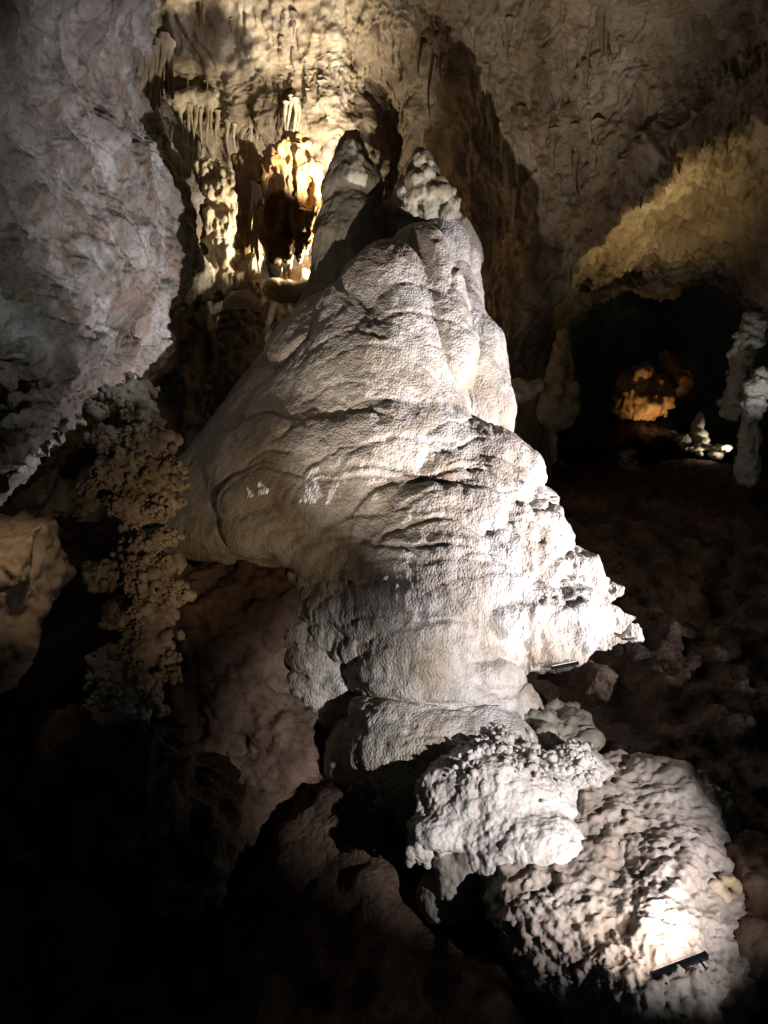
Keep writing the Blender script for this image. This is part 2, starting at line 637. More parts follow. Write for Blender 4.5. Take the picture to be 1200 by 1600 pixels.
# back wall and ceiling in one sweep; on the right it lifts into the arch of the side chamber
cols = []
def C(px, pys, ds, top=(6, 24.5), mid=(15, 26.5)):
    X0 = (px - 600) / FPX
    c = [np.array([X0 * 20, top[0] - 6, top[1]]), np.array([X0 * 24, mid[0], mid[1]])]
    c += [P(px, y, d) for y, d in zip(pys, ds)]
    cols.append(c)


C(-150, (-100, 100, 200, 300, 400, 500, 650, 850, 1100), (27, 31, 33, 34, 34, 34, 33, 31, 27))
C(100, (-100, 100, 200, 300, 400, 500, 650, 850, 1100), (27, 31, 33, 34, 34, 34, 33, 31, 27))
C(250, (-100, 100, 200, 300, 400, 500, 650, 850, 1100), (27, 31, 33, 34.5, 35, 35, 33, 31, 27))
C(400, (-100, 100, 200, 300, 400, 500, 650, 850, 1100), (27, 31, 32.5, 35, 35.5, 35, 33, 31, 27))
C(530, (-100, 70, 180, 300, 400, 500, 650, 850, 1100), (26.5, 29.8, 30.6, 31.5, 33, 33, 32, 30, 26))
C(590, (-100, 60, 170, 300, 400, 500, 650, 850, 1100), (26.2, 29.5, 33.0, 34.5, 34, 33, 32, 30, 26))
C(650, (-100, 50, 160, 300, 400, 500, 650, 850, 1100), (26, 29.2, 33.0, 34.5, 34, 32, 31, 28, 25))
C(710, (-100, 70, 180, 300, 400, 500, 650, 850, 1100), (25.8, 29, 30, 31, 31.8, 31.5, 31, 28, 24))
C(790, (-100, 60, 160, 270, 370, 470, 650, 850, 1100), (25, 28, 29, 29.5, 30, 30.5, 31.5, 30, 25))
C(872, (-100, 50, 150, 260, 350, 432, 452, 500, 560), (24, 26.5, 27.5, 28, 28, 28, 31, 36, 44))
C(950, (-100, 20, 110, 200, 280, 342, 385, 432, 455), (22.5, 24.5, 25.5, 26, 26, 26, 30, 34, 44))
C(1040, (-100, 0, 65, 130, 190, 238, 330, 425, 450), (21, 22.5, 24, 24.5, 24.5, 24.5, 29.5, 34, 44))
C(1130, (-120, -20, 35, 85, 130, 165, 300, 415, 450), (19.5, 20.5, 22, 23, 23, 23, 28.5, 33, 44))
C(1230, (-160, -60, 0, 50, 85, 105, 280, 500, 560), (18, 19, 20.5, 21.5, 21.5, 21.5, 27, 31, 42))
C(1420, (-220, -130, -90, -50, -20, 0, 260, 620, 720), (16, 17, 18, 18.5, 18.5, 18.5, 25, 28, 38))
C(1700, (-300, -250, -200, -150, -120, -100, 260, 700, 900), (14, 15, 16, 16.5, 16.5, 16.5, 23, 26, 34))
ctrl = [[c[r] for c in cols] for r in range(len(cols[0]))]
sheet('wall_back', ctrl, 640, 620, M_BACK, wall_disp(.8, .34, .13, 21.0, None, .55, 0, .55, .16))

# chamber behind the arch
ctrl = [[P(px, py, d + (2 if py < 500 else 0)) for px, d in ((600, 36), (760, 42), (900, 50), (1100, 52), (1300, 48), (1500, 42), (1900, 30))] for py in (250, 400, 550, 700, 850, 1000)]
sheet('wall_chamber', ctrl, 160, 200, M_BACK, wall_disp(.8, .3, .1, 41.0))

# floor
gx = np.linspace(-22, 34, 420)
gy = np.linspace(-2, 56, 520)
XX, YY = np.meshgrid(gx, gy, indexing='ij')
zl = np.interp(YY, [-2, 6, 12, 16, 20, 26, 34, 56], [-3.5, -3.0, -2.0, -1.0, 1.5, 5.5, 9, 12])
zm = np.interp(YY, [-2, 6, 10, 13, 16, 20, 26, 34, 56], [-3, -2.0, -.9, .4, 1.6, 3.5, 5.5, 9, 12])
zr = np.interp(YY, [-2, 6, 10, 13, 17, 20, 25, 33, 40, 56], [-2.5, -1.5, .2, 1.3, 3.2, 4.8, 6.8, 9.2, 10.6, 12])
t1, t2 = sstep(-5, 0, XX), sstep(2, 6, XX)
ZZ = (zl * (1 - t1) + zm * t1) * (1 - t2) + zr * t2
ZZ = ZZ + 1.2 * sstep(9, 14, XX) * sstep(24, 12, YY)


def floor_disp(p, n):
    return .5 * fbm(p, .35, 3, .5, 55) + .25 * fbm(p, 1.1, 3, .6, 61) + .22 * (.6 - np.minimum(worley(p, 1.1, 4), .6)) + .06 * fbm(p, 4, 2, .5, 12)


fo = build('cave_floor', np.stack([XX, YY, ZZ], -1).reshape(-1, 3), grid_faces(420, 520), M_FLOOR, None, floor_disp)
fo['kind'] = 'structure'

# ------------------------------------------------------------------ the giant stalagmite
D0 = 22.0


def row(py, xl, xr, d=D0, b=2.0):
    s = d / FPX
    return (CZ + (800 - py) * s, (xl - 600) * s, (xr - 600) * s, d, b)


dome = empty('giant_stalagmite', (-0.6, 21, 2.5), 'giant pale domed stalagmite with twin peaks, floodlit in the middle of the cave', 'stalagmite')


def dome_disp(g=1.0, off=0.0):
    def fn(p, n):
        q = p * np.array([1, 1, .55], np.float32)
        drip = p * np.array([1, 1, .16], np.float32)
        return g * (.05 * fbm(q, 1.6, 4, .55, off) + .030 * (worley(q, 4.2, off) - .45) + .022 * fbm(q, 8, 2, .6, off) + .014 * fbm(drip, 3.4, 2, .6, off + 4))
    return fn


# left peak
F = Field((-2.7, 21, 13.0), (.7, 26, 20.4), .045)
F.rows([row(206, 541, 557, 23.3, .2), row(222, 531, 567, 23.3, .40), row(245, 521, 578, 23.3, .7), row(280, 511, 593, 23.3, 1.1), row(306, 503, 601, 23.3, 1.3), row(318, 508, 596, 23.4, 1.2),
        row(345, 498, 606, 23.3, 1.45), row(390, 489, 612, 23.2, 1.6), row(440, 484, 620, 23.1, 1.7), row(540, 440, 640, 22.8, 1.7)])
F.ell(P(552, 350, 23.0), (1.0, .9, .85), .2)
F.ell(P(530, 375, 22.6), (.72, .85, .75), .15)
for (a, b_, r) in ((536, 262, .38), (560, 268, .42), (548, 238, .3), (575, 296, .45), (525, 296, .45), (548, 300, .5)):
    F.ell(P(a, b_, 22.75), (r, r * .7, r * 1.3), .15)
v, f = F.mesh()
build('peak', v, f, M_SUMMIT, dome, dome_disp(1.2, 4))

# right peak
F = Field((-.1, 20.2, 14.2), (3.1, 25.0, 19.8), .042)
F.rows([row(232, 650, 660, 22.4, .12), row(246, 643, 672, 22.4, .3), row(268, 630, 684, 22.4, .5), row(295, 618, 702, 22.4, .8), row(318, 612, 716, 22.4, 1.0), row(334, 616, 716, 22.4, 1.0),
        row(352, 660, 722, 22.9, .7), row(420, 690, 746, 23.0, .9), row(470, 690, 752, 23.0, 1)])
for (a, b_, r) in ((650, 285, .34), (668, 272, .26), (690, 305, .30), (640, 318, .30), (668, 322, .36), (708, 322, .24), (697, 335, .26), (655, 250, .2), (690, 285, .14), (672, 255, .12), (706, 300, .12), (630, 300, .18), (660, 300, .2), (680, 330, .2), (645, 330, .2), (716, 312, .1)):
    F.ell(P(a, b_, 21.75), (r, r * .9, r * 1.05), .04)
F.ell(P(706, 400, 22.7), (.85, .7, 1.3), .1)
v, f = F.mesh()
build('peak', v, f, M_SUMMIT, dome, dome_disp(1.4, 9))

# main body with its front lobe, flaps and scales
F = Field((-8.4, 14.6, .2), (7.2, 26.2, 17.7), .046)
F.rows([row(320, 530, 700, 23.8, .5), row(345, 496, 736, 23.7, .9), row(400, 490, 748, 23.7, 1.2), row(450, 487, 752, 23.4, 1.8), row(500, 452, 755, 23.2, 2.6), row(545, 425, 765, 23.1, 3.2), row(590, 387, 772, 23, 3.7),
        row(640, 350, 775, 23, 4.1), row(700, 308, 775, 23, 4.6), row(760, 250, 780, 22.9, 4.9), row(800, 215, 800, 22.8, 5.2), row(835, 195, 820, 22.7, 5.4), row(850, 210, 830, 22.7, 5.3), row(866, 270, 830, 22.6, 5.0),
        row(890, 400, 830, 22.4, 4.4), row(1000, 430, 830, 22.0, 4.2), row(1200, 440, 830, 21.8, 4.2)])
# front lobe
F.ell(P(612, 560, 20.8), (1.75, 1.7, 3.15), .6)
F.ell(P(605, 490, 20.9), (1.3, 1.3, 1.7), .8)
F.ell(P(590, 660, 20.2), (2.3, 1.8, 2.8), .8)
F.ell(P(600, 780, 19.5), (2.7, 2.0, 2.6), .9)
F.ell(P(680, 860, 19.0), (2.6, 1.9, 2.0), .8)
# sharp-lipped hoods
F.ell(P(515, 560, 20.0), (.9, .6, .7), .15)
F.ell(P(455, 672, 19.75), (1.3, .75, .85), .10)
# granular spine and right flank
for t in np.linspace(0, 1, 15):
    r = .24 + .14 * math.sin(PI * (t * .8 + .15))
    F.ell(P(672 + 42 * t + 4 * math.sin(9 * t), 384 + 185 * t, 20.6 - 1.2 * t), (r, r * 1.1, r * 1.6), .35)
F.ell(P(692, 450, 22.4), (1.05, 1.1, 2.2), .5)
F.ell(P(718, 530, 21.3), (.8, 1.0, 1.5), .6)
F.ell(P(640, 352, 23.3), (.85, .6, .75), .4)
F.ell(P(655, 384, 21.4), (.75, .8, .6), .3)
# right flaps
F.ell(P(752, 605, 21.0), (.80, 1.0, 1.95), .3)
F.ell(P(766, 640, 20.6), (.62, .75, 1.35), .10)
F.ell(P(738, 620, 20.2), (.60, .6, 1.35), .25)
# apron to the right, down to the first lamp
F.ell(P(745, 780, 19.8), (1.6, 1.6, 1.6), .7)
F.ell(P(790, 850, 19.1), (1.4, 1.3, 1.0), .5)
F.ell(P(765, 905, 18.6), (1.7, 1.4, 1.3), .7)
F.ell(P(825, 960, 18.2), (1.6, 1.3, 1.0), .5)
F.ell(P(860, 985, 18.0), (1.15, 1.0, .88), .4)
F.ell(P(880, 905, 18.8), (.9, .9, .65), .3)
# lower front, under the ledge: the flow draws in and turns to the right
F.ell(P(560, 960, 19.0), (1.7, 1.5, 1.7), .4)
F.ell(P(665, 950, 17.9), (1.8, 1.6, 1.9), .9)
F.ell(P(690, 1050, 17.4), (1.55, 1.4, 1.6), .8)
F.ell(P(640, 1112, 17.1), (.85, .7, .66), .15)
F.ell(P(715, 1110, 16.9), (1.0, .8, .75), .3)
F.ell(P(540, 1060, 18.8), (1.2, 1.1, 1.6), .4)
F.ell(P(530, 1150, 18.7), (1.0, .9, 1.3), .4)
F.ell(P(660, 1215, 18.0), (1.9, 1.2, 1.0), .3)
F.ell(P(550, 1200, 18.6), (.9, .9, 1.1), .6)
F.ell(P(700, 1190, 16.6), (1.0, .9, .55), .3)
F.ell(P(775, 1120, 17.3), (.7, .8, .8), .3)
F.ell(P(680, 1165, 16.4), (1.5, 1.0, .9), .5)
F.ell(P(750, 1195, 15.7), (1.1, .8, .75), .4)
F.ell(P(600, 1185, 17.3), (.9, .9, .9), .6)
F.ell(P(705, 1215, 15.7), (1.15, .9, .65), .5)
# the ledge's undercut, sloping down to the right
for t in np.linspace(0, 1, 12):
    F.ell(P(300 + 300 * t, 880 + 28 * t, 17.7 - .35 * t), (.6, .75 * (1 - .55 * t), .30 * (1 - .62 * t)), .05, carve=True)


class Scales:
    """overlapping flowstone scales over an upright round body: sharp at one rim, running out at the other"""
    def __init__(s, x0, y0, R):
        s.x0, s.y0, s.R, s.items = x0, y0, R, []

    def uv(s, p):
        return np.arctan2(p[:, 0] - s.x0, -(p[:, 1] - s.y0)) * s.R, p[:, 2]

    def one(s, px, py, field, a, b, proud, rot=0.0, low=True):
        h = field.hit(px, py)
        if h is not None:
            u, v = s.uv(h[None])
            s.items.append((float(u[0]), float(v[0]), a, b, proud, rot, low))

    def many(s, n, box, field, a, asp, proud, keep=None, low=.5):
        for _ in range(n):
            px, py = RNG.uniform(box[0], box[2]), RNG.uniform(box[1], box[3])
            if keep and not keep(px, py):
                continue
            k = RNG.uniform(.55, 1.5)
            s.one(px, py, field, a * k, a * k * asp * RNG.uniform(.7, 1.3), proud * k ** .5 * RNG.uniform(.6, 1.3), RNG.normal(0, .30), RNG.random() < low)

    def height(s, p):
        u, v = s.uv(p)
        u, v = u + .07 * fbm(p, 1.7, 3, .5, 71), v + .08 * fbm(p, 1.7, 3, .5, 83)
        out = np.zeros(len(p), np.float32)
        gr = np.zeros(len(p), np.float32)
        for (ui, vi, a, b, pr, rot, low) in sorted(s.items, key=lambda q: -q[1] + .25 * math.sin(q[0] * 9)):
            m = np.nonzero((np.abs(u - ui) < (a + b) * 1.1) & (np.abs(v - vi) < (a + b) * 1.1))[0]
            if len(m) == 0:
                continue
            du, dv = u[m] - ui, v[m] - vi
            x, y = (du * math.cos(rot) + dv * math.sin(rot)) / a, (dv * math.cos(rot) - du * math.sin(rot)) / b
            r = np.sqrt(x * x + y * y)
            g = np.clip(1 - r * r, 0, 1)
            w = np.clip(.5 - .6 * y, 0, 1) if low else np.clip(.5 + .6 * y, 0, 1)
            hh = pr * (.55 * sstep(0, .2, g) * (.1 + .9 * w) + .85 * g ** .8)
            out[m] = np.maximum(out[m], hh)
            gr[m] *= 1 - sstep(.02, .2, g)                     # a later scale lies over earlier joints
            gw = .085 / a ** .5                                # the joint along the sharp rim
            band = np.clip(1 - np.abs(r - 1 - gw * .5) / gw, 0, 1) * sstep(.25, .7, w)
            gr[m] = np.maximum(gr[m], pr * .16 * band)
        return out - gr


SCL = Scales(-.4, 22.5, 3.6)
inside = lambda px, py: px > 390 + max(0, (py - 850)) * .35
for q in ((455, 690, 1.5, .80, .26, -.1, True), (510, 715, 1.25, .62, .24, -.05, False), (645, 640, 1.15, 1.7, .20, .1, True), (560, 570, .9, 1.5, .20, -.15, True), (530, 640, 1.2, .9, .18, .1, True),
          (590, 700, 1.0, 1.0, .18, .3, False), (690, 760, 1.0, .9, .2, -.3, False), (440, 620, .9, .9, .16, -.2, True), (700, 560, .7, 1.2, .16, .2, True)):
    SCL.one(q[0], q[1], F, *q[2:])
def lattice(x0, y0, x1, y1, w, h, a, b, proud, low, keep=None, skew=0.0):
    j = 0
    y = y0
    while y < y1:
        x = x0 + (w / 2 if j % 2 else 0)
        while x < x1:
            px, py = x + RNG.normal(0, w * .16), y + RNG.normal(0, h * .2)
            if not keep or keep(px, py):
                k = RNG.uniform(.75, 1.35)
                SCL.one(px, py, F, a * k, b * k * RNG.uniform(.8, 1.25), proud * RNG.uniform(.5, 1.4), RNG.normal(skew, .35), RNG.random() < low)
            x += w
        y += h
        j += 1


def shingles(n, box, a, asp, proud, low, ang, keep=None):
    """scales strewn without rows, leaning to either side"""
    pts = []
    tries = 0
    while len(pts) < n and tries < n * 30:
        tries += 1
        px, py = RNG.uniform(box[0], box[2]), RNG.uniform(box[1], box[3])
        if keep and not keep(px, py):
            continue
        if any((px - x) ** 2 + ((py - y) * 1.3) ** 2 < (a * 34) ** 2 for x, y in pts):
            continue
        pts.append((px, py))
        k = RNG.uniform(.7, 1.4)
        SCL.one(px, py, F, a * k, a * k * asp * RNG.uniform(.75, 1.3), proud * RNG.uniform(.5, 1.5), (1 if RNG.random() < .5 else -1) * RNG.uniform(.1, ang), RNG.random() < low)


shingles(18, (460, 480, 720, 690), 1.1, 1.0, .23, .4, .6)
shingles(40, (400, 680, 770, 890), .92, .86, .34, .4, 1.15, inside)
shingles(70, (690, 700, 890, 890), .50, .85, .28, .3, .9)
shingles(75, (470, 890, 810, 1230), .72, .76, .31, .3, .9, inside)
shingles(110, (720, 880, 960, 1040), .33, .85, .13, .4, .8)
shingles(30, (690, 350, 800, 720), .45, 1.3, .12, .8, .4)
v, f = F.mesh()
dd = dome_disp(.8, 0)


def body_disp(p, n):
    m = sstep(2.2, 3.6, p[:, 0]) * sstep(10.5, 8.5, p[:, 2])       # the broken right-hand rim
    return dd(p, n) + SCL.height(p) + m * (.16 * fbm(p, 1.1, 4, .55, 7) + .05 * ridged(p, 1.9, 3, 3))


build('dome_body', v, f, M_DOME, dome, body_disp)
BODY = F

# dim face to the left of the dome's foot
F = Field((-7.6, 13.0, -2.2), (.4, 20.5, 7.6), .07)
for (a, b_, d, rx, ry, rz) in ((330, 1000, 19, 1.9, 1.6, 2.0), (420, 960, 18.8, 1.3, 1.2, 1.5), (370, 1100, 18.4, 1.5, 1.3, 1.7), (450, 1180, 18, 1.4, 1.2, 1.6), (330, 1180, 17.8, 1.0, 1.0, 1.2),
                               (400, 1290, 17.4, 1.4, 1.2, 1.5), (500, 1260, 17.6, 1.4, 1.1, 1.2), (290, 1080, 18, .9, .9, .9), (560, 1330, 17, 1.3, 1.1, 1.2), (480, 1380, 16.6, 1.5, 1.2, 1.3)):
    F.ell(P(a, b_, d), (rx, ry, rz), .3)
for k in range(60):
    px, py = RNG.uniform(260, 600), RNG.uniform(880, 1400)
    h = F.hit(px, py)
    if h is not None:
        s_ = RNG.uniform(.18, .5)
        F.ell(h + np.array([0, s_ * .3, 0]), (s_, s_ * .6, s_ * .8), .05)
v, f = F.mesh()
rk = build('rock_bank', v, f, M_RED, None, lambda p, n: .22 * fbm(p, 1.1, 5, .62, 8) + .12 * (worley(p, 1.7, 8) - .5) + .07 * fbm(p, 5, 3, .6))
tag(rk, 'dim reddish brown rock bank below the left ledge of the giant stalagmite', 'rock bank')

# ------------------------------------------------------------------ lower mound
mound = empty('flowstone_mound', (3.4, 13, .5), 'low white-crusted flowstone mound in the lower right, lit by the long black lamp', 'mound')
F = Field((.6, 9.2, -1.2), (8.0, 17.2, 4.3), .034)
F.ell(P(985, 1450, 13), (2.1, 2.3, 1.15), .5, rz=.3)
F.ell(P(985, 1275, 14.8), (1.95, 1.7, 1.0), .5)
F.ell(P(1025, 1380, 13.2), (1.35, 1.6, 1.0), .5)
F.ell(P(870, 1400, 13.0), (1.2, 1.4, .8), .5)
F.ell(P(1040, 1540, 11.2), (.95, .9, .60), .3)
v, f = F.mesh()


def slope_disp(p, n):
    m = sstep(12.9, 11.4, p[:, 1] + .5 * fbm(p, 1, 2))
    q = p + .18 * np.stack([fbm(p, 2.5, 3), fbm(p, 2.5, 3, .5, 7), fbm(p, 2.5, 3, .5, 3)], 1)
    return (.18 * fbm(p, .9, 4, .6) + .07 * ridged(p, 1.7, 3, 5) + .04 * fbm(p, 4.5, 3, .7)
            + m * (.06 * (worley(q, 5.5) - .5) * (1 + 2 * fbm(p, 1.2, 2)) + .06 * (worley(q, 10, 4) - .5) + .06 * fbm(p, 7, 4, .7)))


build('slope', v, f, M_SLOPE, mound, slope_disp)
SLOPE = F
F = Field((.1, 11.4, .2), (4.6, 16.0, 4.3), .036)
F.ell(P(790, 1255, 14.3), (1.4, 1.15, 1.0), .4)
F.ell(P(770, 1195, 15.2), (1.0, .9, .75), .4)
F.ell(P(740, 1240, 14.3), (.9, .8, .7), .4)
F.ell(P(810, 1330, 13.5), (1.0, .8, .6), .4)
F.ell(P(835, 1318, 13.3), (.86, .70, .62), .06, tilt=.25)
F.ell(P(905, 1215, 14.7), (.72, .6, .60), .15)
F.ell(P(700, 1295, 13.8), (.75, .55, .36), .3)
F.ell(P(690, 1250, 14.3), (.5, .5, .5), .3)
F.ell(P(665, 1320, 13.9), (.3, .35, .22), .2)
for (a, b_, l) in ((655, 1338, .16), (640, 1345, .12), (668, 1342, .2), (690, 1335, .26), (704, 1338, .34), (716, 1335, .24), (728, 1328, .18), (741, 1322, .2)):
    F.cone(P(a, b_ - 14, 13.45), P(a, b_ - 14, 13.45) - np.array([0, 0, l + .12]), .10, .03, .05)
v, f = F.mesh()
build('crusted_lobe', v, f, M_MOUND, mound, lambda p, n: .10 * fbm(p, 1.3, 3) + .05 * fbm(p, 3.5, 3, .6) + .035 * (worley(p, 7) - .45) + .015 * fbm(p, 14, 2))
LOBE = F
F = Field((.4, 12.0, -.6), (3.0, 14.6, 2.6), .04)
F.cone(P(738, 1345, 13.4), P(712, 1395, 13.4), .34, .22, .1)
F.cone(P(700, 1350, 13.5), P(700, 1385, 13.5), .28, .2, .15)
F.cone(P(770, 1360, 13.1), P(772, 1385, 13.1), .22, .2, .05)
F.ell(P(700, 1400, 13.9), (.6, .5, .5), .2)
v, f = F.mesh()
build('drapery', v, f, M_GREY, mound, lambda p, n: .03 * fbm(p, 3, 3) + .02 * fbm(p, 9, 2))

F = Field((-.9, 13.4, -.6), (4.4, 18.2, 3.6), .06)
for (x, y, d, r, q) in ((690, 1215, 16.4, 1.5, .75), (790, 1190, 16.4, 1.1, .7), (620, 1230, 16.6, 1.0, .7), (880, 1150, 16.6, 1.2, .6), (730, 1260, 15.6, 1.0, .6), (660, 1270, 15.8, .8, .6)):
    F.ell(P(x, y, d), (r, 1.0, q), .3)
for k in range(60):
    h = F.hit(RNG.uniform(560, 960), RNG.uniform(1120, 1300))
    if h is not None:
        q = RNG.uniform(.1, .35)
        F.ell(h, (q * 1.3, q, q * .7), .04)
v, f = F.mesh()
build('saddle', v, f, M_GREY, mound, lambda p, n: .24 * fbm(p, 1.3, 5, .65) + .10 * (worley(p, 3.2) - .5))
# knobbly crusts
def crust(name, field, spots, n, rad, m, parent, lift=0.0):
    cs, rs = [], []
    for _ in range(n):
        x, y, sx, sy = spots[RNG.integers(len(spots))]
        h = field.hit(RNG.normal(x, sx), RNG.normal(y, sy))
        if h is not None:
            if perlin(np.array([h * 2.2]))[0] < -.1:
                continue
            r = rad * float(np.clip(RNG.lognormal(-.25, .55), .25, 2.2))
            cs.append(h + np.array([0, r * .1, lift * RNG.random()]))
            rs.append(r)
    if cs:
        knobs(name, cs, rs, m, parent)


crust('popcorn_crust', LOBE, [(790, 1170, 30, 20), (830, 1185, 30, 18), (900, 1205, 26, 26), (760, 1200, 30, 15), (880, 1175, 20, 10)], 900, .05, M_MOUND, mound, .12)
crust('popcorn_crust', BODY, [(735, 960, 20, 25), (900, 920, 25, 20), (930, 960, 18, 25), (760, 1000, 25, 20)], 700, .055, M_DOME, dome, .05)

# ------------------------------------------------------------------ coral pillar at the left
cor = empty('coral_pillar', P(215, 1010, 12.0), 'knobbly brown coral-crusted pillar in front of the dome, left of it', 'pillar')
F = Field((-5.9, 10.9, 2.6), (-2.5, 13.7, 10.8), .032)
axis = [(205, 600, .10), (222, 640, .15), (228, 690, .28), (225, 740, .38), (215, 790, .34), (222, 830, .26), (226, 870, .24), (236, 910, .34), (244, 960, .30), (228, 1010, .36), (205, 1070, .42), (170, 1150, .6), (120, 1300, 1.0)]
for (a, b_, r), (c, e, r2) in zip(axis[:-1], axis[1:]):
    F.cone(P(a, b_, 12.3), P(c, e, 12.3), r, r2, .1)
for (a, b_, r) in ((150, 640, .2), (165, 690, .22), (175, 620, .16), (140, 780, .2), (185, 960, .25), (170, 1040, .3), (150, 760, .22), (180, 740, .3), (265, 790, .14), (282, 785, .08), (255, 690, .2), (262, 735, .22), (250, 780, .2), (160, 900, .25), (275, 880, .15), (265, 930, .22)):
    F.ell(P(a, b_, 12.2), (r, r, r), .08)
for _ in range(110):
    k = RNG.integers(len(axis) - 1)
    t = RNG.random()
    A, B = axis[k], axis[k + 1]
    rr = (A[2] + (B[2] - A[2]) * t) * 97 + 6
    r = RNG.uniform(.05, .17)
    F.ell(P(A[0] + (B[0] - A[0]) * t + RNG.uniform(-1.1, 1.2) * rr, A[1] + (B[1] - A[1]) * t, 12.25 + RNG.uniform(-.3, .2)), (r * 1.2, r, r * .8), .04)
pts = []
for _ in range(2600):
    h = F.hit(RNG.uniform(115, 300), RNG.uniform(590, 1080), 10, 14)
    if h is not None:
        pts.append((h, RNG.uniform(.03, .085)))
for h, r in pts:
    F.ell(h + np.array([RNG.normal(0, .02), RNG.uniform(-.04, .05), 0]), (r, r, r * .9), .015)
v, f = F.mesh()
build('coral_body', v, f, M_CORAL, cor, lambda p, n: .05 * fbm(p, 4, 3) + .012 * fbm(p, 18, 2))
cs, rs = [], []
for k in range(6500):
    h = F.hit(RNG.uniform(105, 310), RNG.uniform(585, 1330), 10, 14)
    if h is not None and perlin(np.array([h * 2.6]))[0] > -.05:
        r = float(np.clip(RNG.lognormal(-3.6, .5), .010, .085))
        cs.append(h + np.array([RNG.normal(0, .015), -RNG.uniform(-.02, .07), 0]))
        rs.append(r)
knobs('popcorn_crust', cs, rs, M_CORAL, cor)

# ------------------------------------------------------------------ visible lamp fixtures


def box_mesh(sx, sy, sz, bev=.012):
    import bmesh
    bm = bmesh.new()
    bmesh.ops.create_cube(bm, size=1)
    for q in bm.verts:
        q.co.x *= sx
        q.co.y *= sy
        q.co.z *= sz
    bmesh.ops.bevel(bm, geom=bm.edges[:], offset=bev, segments=2, affect='EDGES')
    me = bpy.data.meshes.new('box')
    bm.to_mesh(me)
    bm.free()
    return me


def tube_fixture(a, b, thick, label, aim):
    from mathutils import Vector, Matrix
    a, b = Vector(a), Vector(b)
    L = (b - a).length
    e = empty('flood_lamp', (a + b) / 2, label, 'lamp', 'long tube lamps lying on the rock')
    x = (b - a).normalized()
    z = (Vector(aim) - (a + b) / 2)
    z = (z - x * z.dot(x)).normalized()
    y = z.cross(x)
    e.rotation_euler = Matrix((x, y, z)).transposed().to_euler()

    def part(name, me, m, loc):
        o = link(name, me, m, e)
        o.location = loc
        return o
    part('housing', box_mesh(L, thick, thick * .8), M_BLACK, (0, 0, 0))
    part('lens', box_mesh(L * .92, thick * .6, .01, .003), M_LENS, (0, 0, thick * .4 + .003))
    for s in (-1, 1):
        part('end_cap', box_mesh(.03, thick * 1.12, thick * .95), M_BLACK, (s * L / 2, 0, 0))
        part('bracket', box_mesh(.03, .04, thick * 1.6), M_BLACK, (s * L * .36, 0, -thick * .9))
    return e


tube_fixture(P(862, 1044, 16.7), P(903, 1036, 16.7), .09, 'small black tube lamp at the foot of the dome apron', P(590, 640, 19.5))
tube_fixture(P(1019, 1525, 10.6), P(1103, 1493, 10.8), .105, 'long black tube lamp at the bottom right of the mound', P(800, 1230, 14))

# ------------------------------------------------------------------ things on the back wall: the bright alcove


def verts_of(o):
    n = len(o.data.vertices)
    a = np.empty(n * 3, np.float32)
    o.data.vertices.foreach_get('co', a)
    a = a.reshape(-1, 3)
    a = a[a[:, 1] > 3]
    return np.stack([600 + FPX * a[:, 0] / a[:, 1], 800 - FPX * (a[:, 2] - CZ) / a[:, 1]], 1), a


_cache = {}


def wall_at(name, px, py):
    if name not in _cache:
        _cache[name] = verts_of(bpy.data.objects[name])
    pp, a = _cache[name]
    d = (pp[:, 0] - px) ** 2 + (pp[:, 1] - py) ** 2
    w = np.nonzero(d < 64)[0]
    if len(w) == 0:
        w = np.array([np.argmin(d)])
    return a[w[np.argmin(a[w, 1])]].astype(float)


def lathe_thing(name, top, length, r0, r1, m, label, cat, group=None, up=False, rings=26, sides=14, bend=.06, rough=.16, knees=0, parent=None, bulge=0.0, flare=.25):
    """a stalactite (hanging from top) or, with up, a stalagmite (standing on it)"""
    t = np.linspace(0, 1, rings)
    ph = RNG.uniform(0, 9, 4)
    rad = (r0 + (r1 - r0) * t ** .8)
    rad = rad * (1 + .10 * np.sin(t * 17 + ph[0]) + .07 * np.sin(t * 31 + ph[1]))
    if knees:
        rad = rad * (1 + .16 * np.abs(np.sin(t * knees * PI + ph[2])))
    rad = rad * (1 + bulge * np.sin(PI * t))
    rad[-1] *= .25
    rad = rad * (1 + flare * np.exp(-t * 9))
    ang = np.linspace(0, 2 * PI, sides, endpoint=False)
    sgn = 1 if up else -1
    cx = bend * length * t * t * math.cos(ph[3]) + .03 * length * np.sin(t * 5 + ph[0])
    cy = bend * length * t * t * math.sin(ph[3])
    fl = 1 + rough * np.sin(ang * 3 + ph[1]) * .5 + rough * np.sin(ang * 5 + ph[2]) * .5
    v = np.zeros((rings, sides, 3), np.float32)
    v[..., 0] = cx[:, None] + rad[:, None] * fl[None] * np.cos(ang)[None]
    v[..., 1] = cy[:, None] + rad[:, None] * fl[None] * np.sin(ang)[None]
    v[..., 2] = (sgn * length * t)[:, None]
    v = v.reshape(-1, 3)
    a = np.arange(rings * sides).reshape(rings, sides)
    b = np.roll(a, -1, 1)
    f = np.stack([a[:-1], b[:-1], b[1:], a[1:]], -1).reshape(-1, 4)
    if not up:
        f = f[:, ::-1]
    n = normals_of(v, f)
    wv = v + np.asarray(top, np.float32)
    v = v + n * ((.22 * fbm(wv * np.array([1, 1, .5], np.float32), 3.5, 3)) * np.repeat(rad, sides).astype(np.float32))[:, None]
    o = link(name, raw_mesh(name, v, f), m, parent)
    o.location = [float(x) for x in top]
    if parent is not None:
        o.location = [float(x) for x in (np.asarray(top) - np.array(parent.location))]
    else:
        tag(o, label, cat, group)
    return o


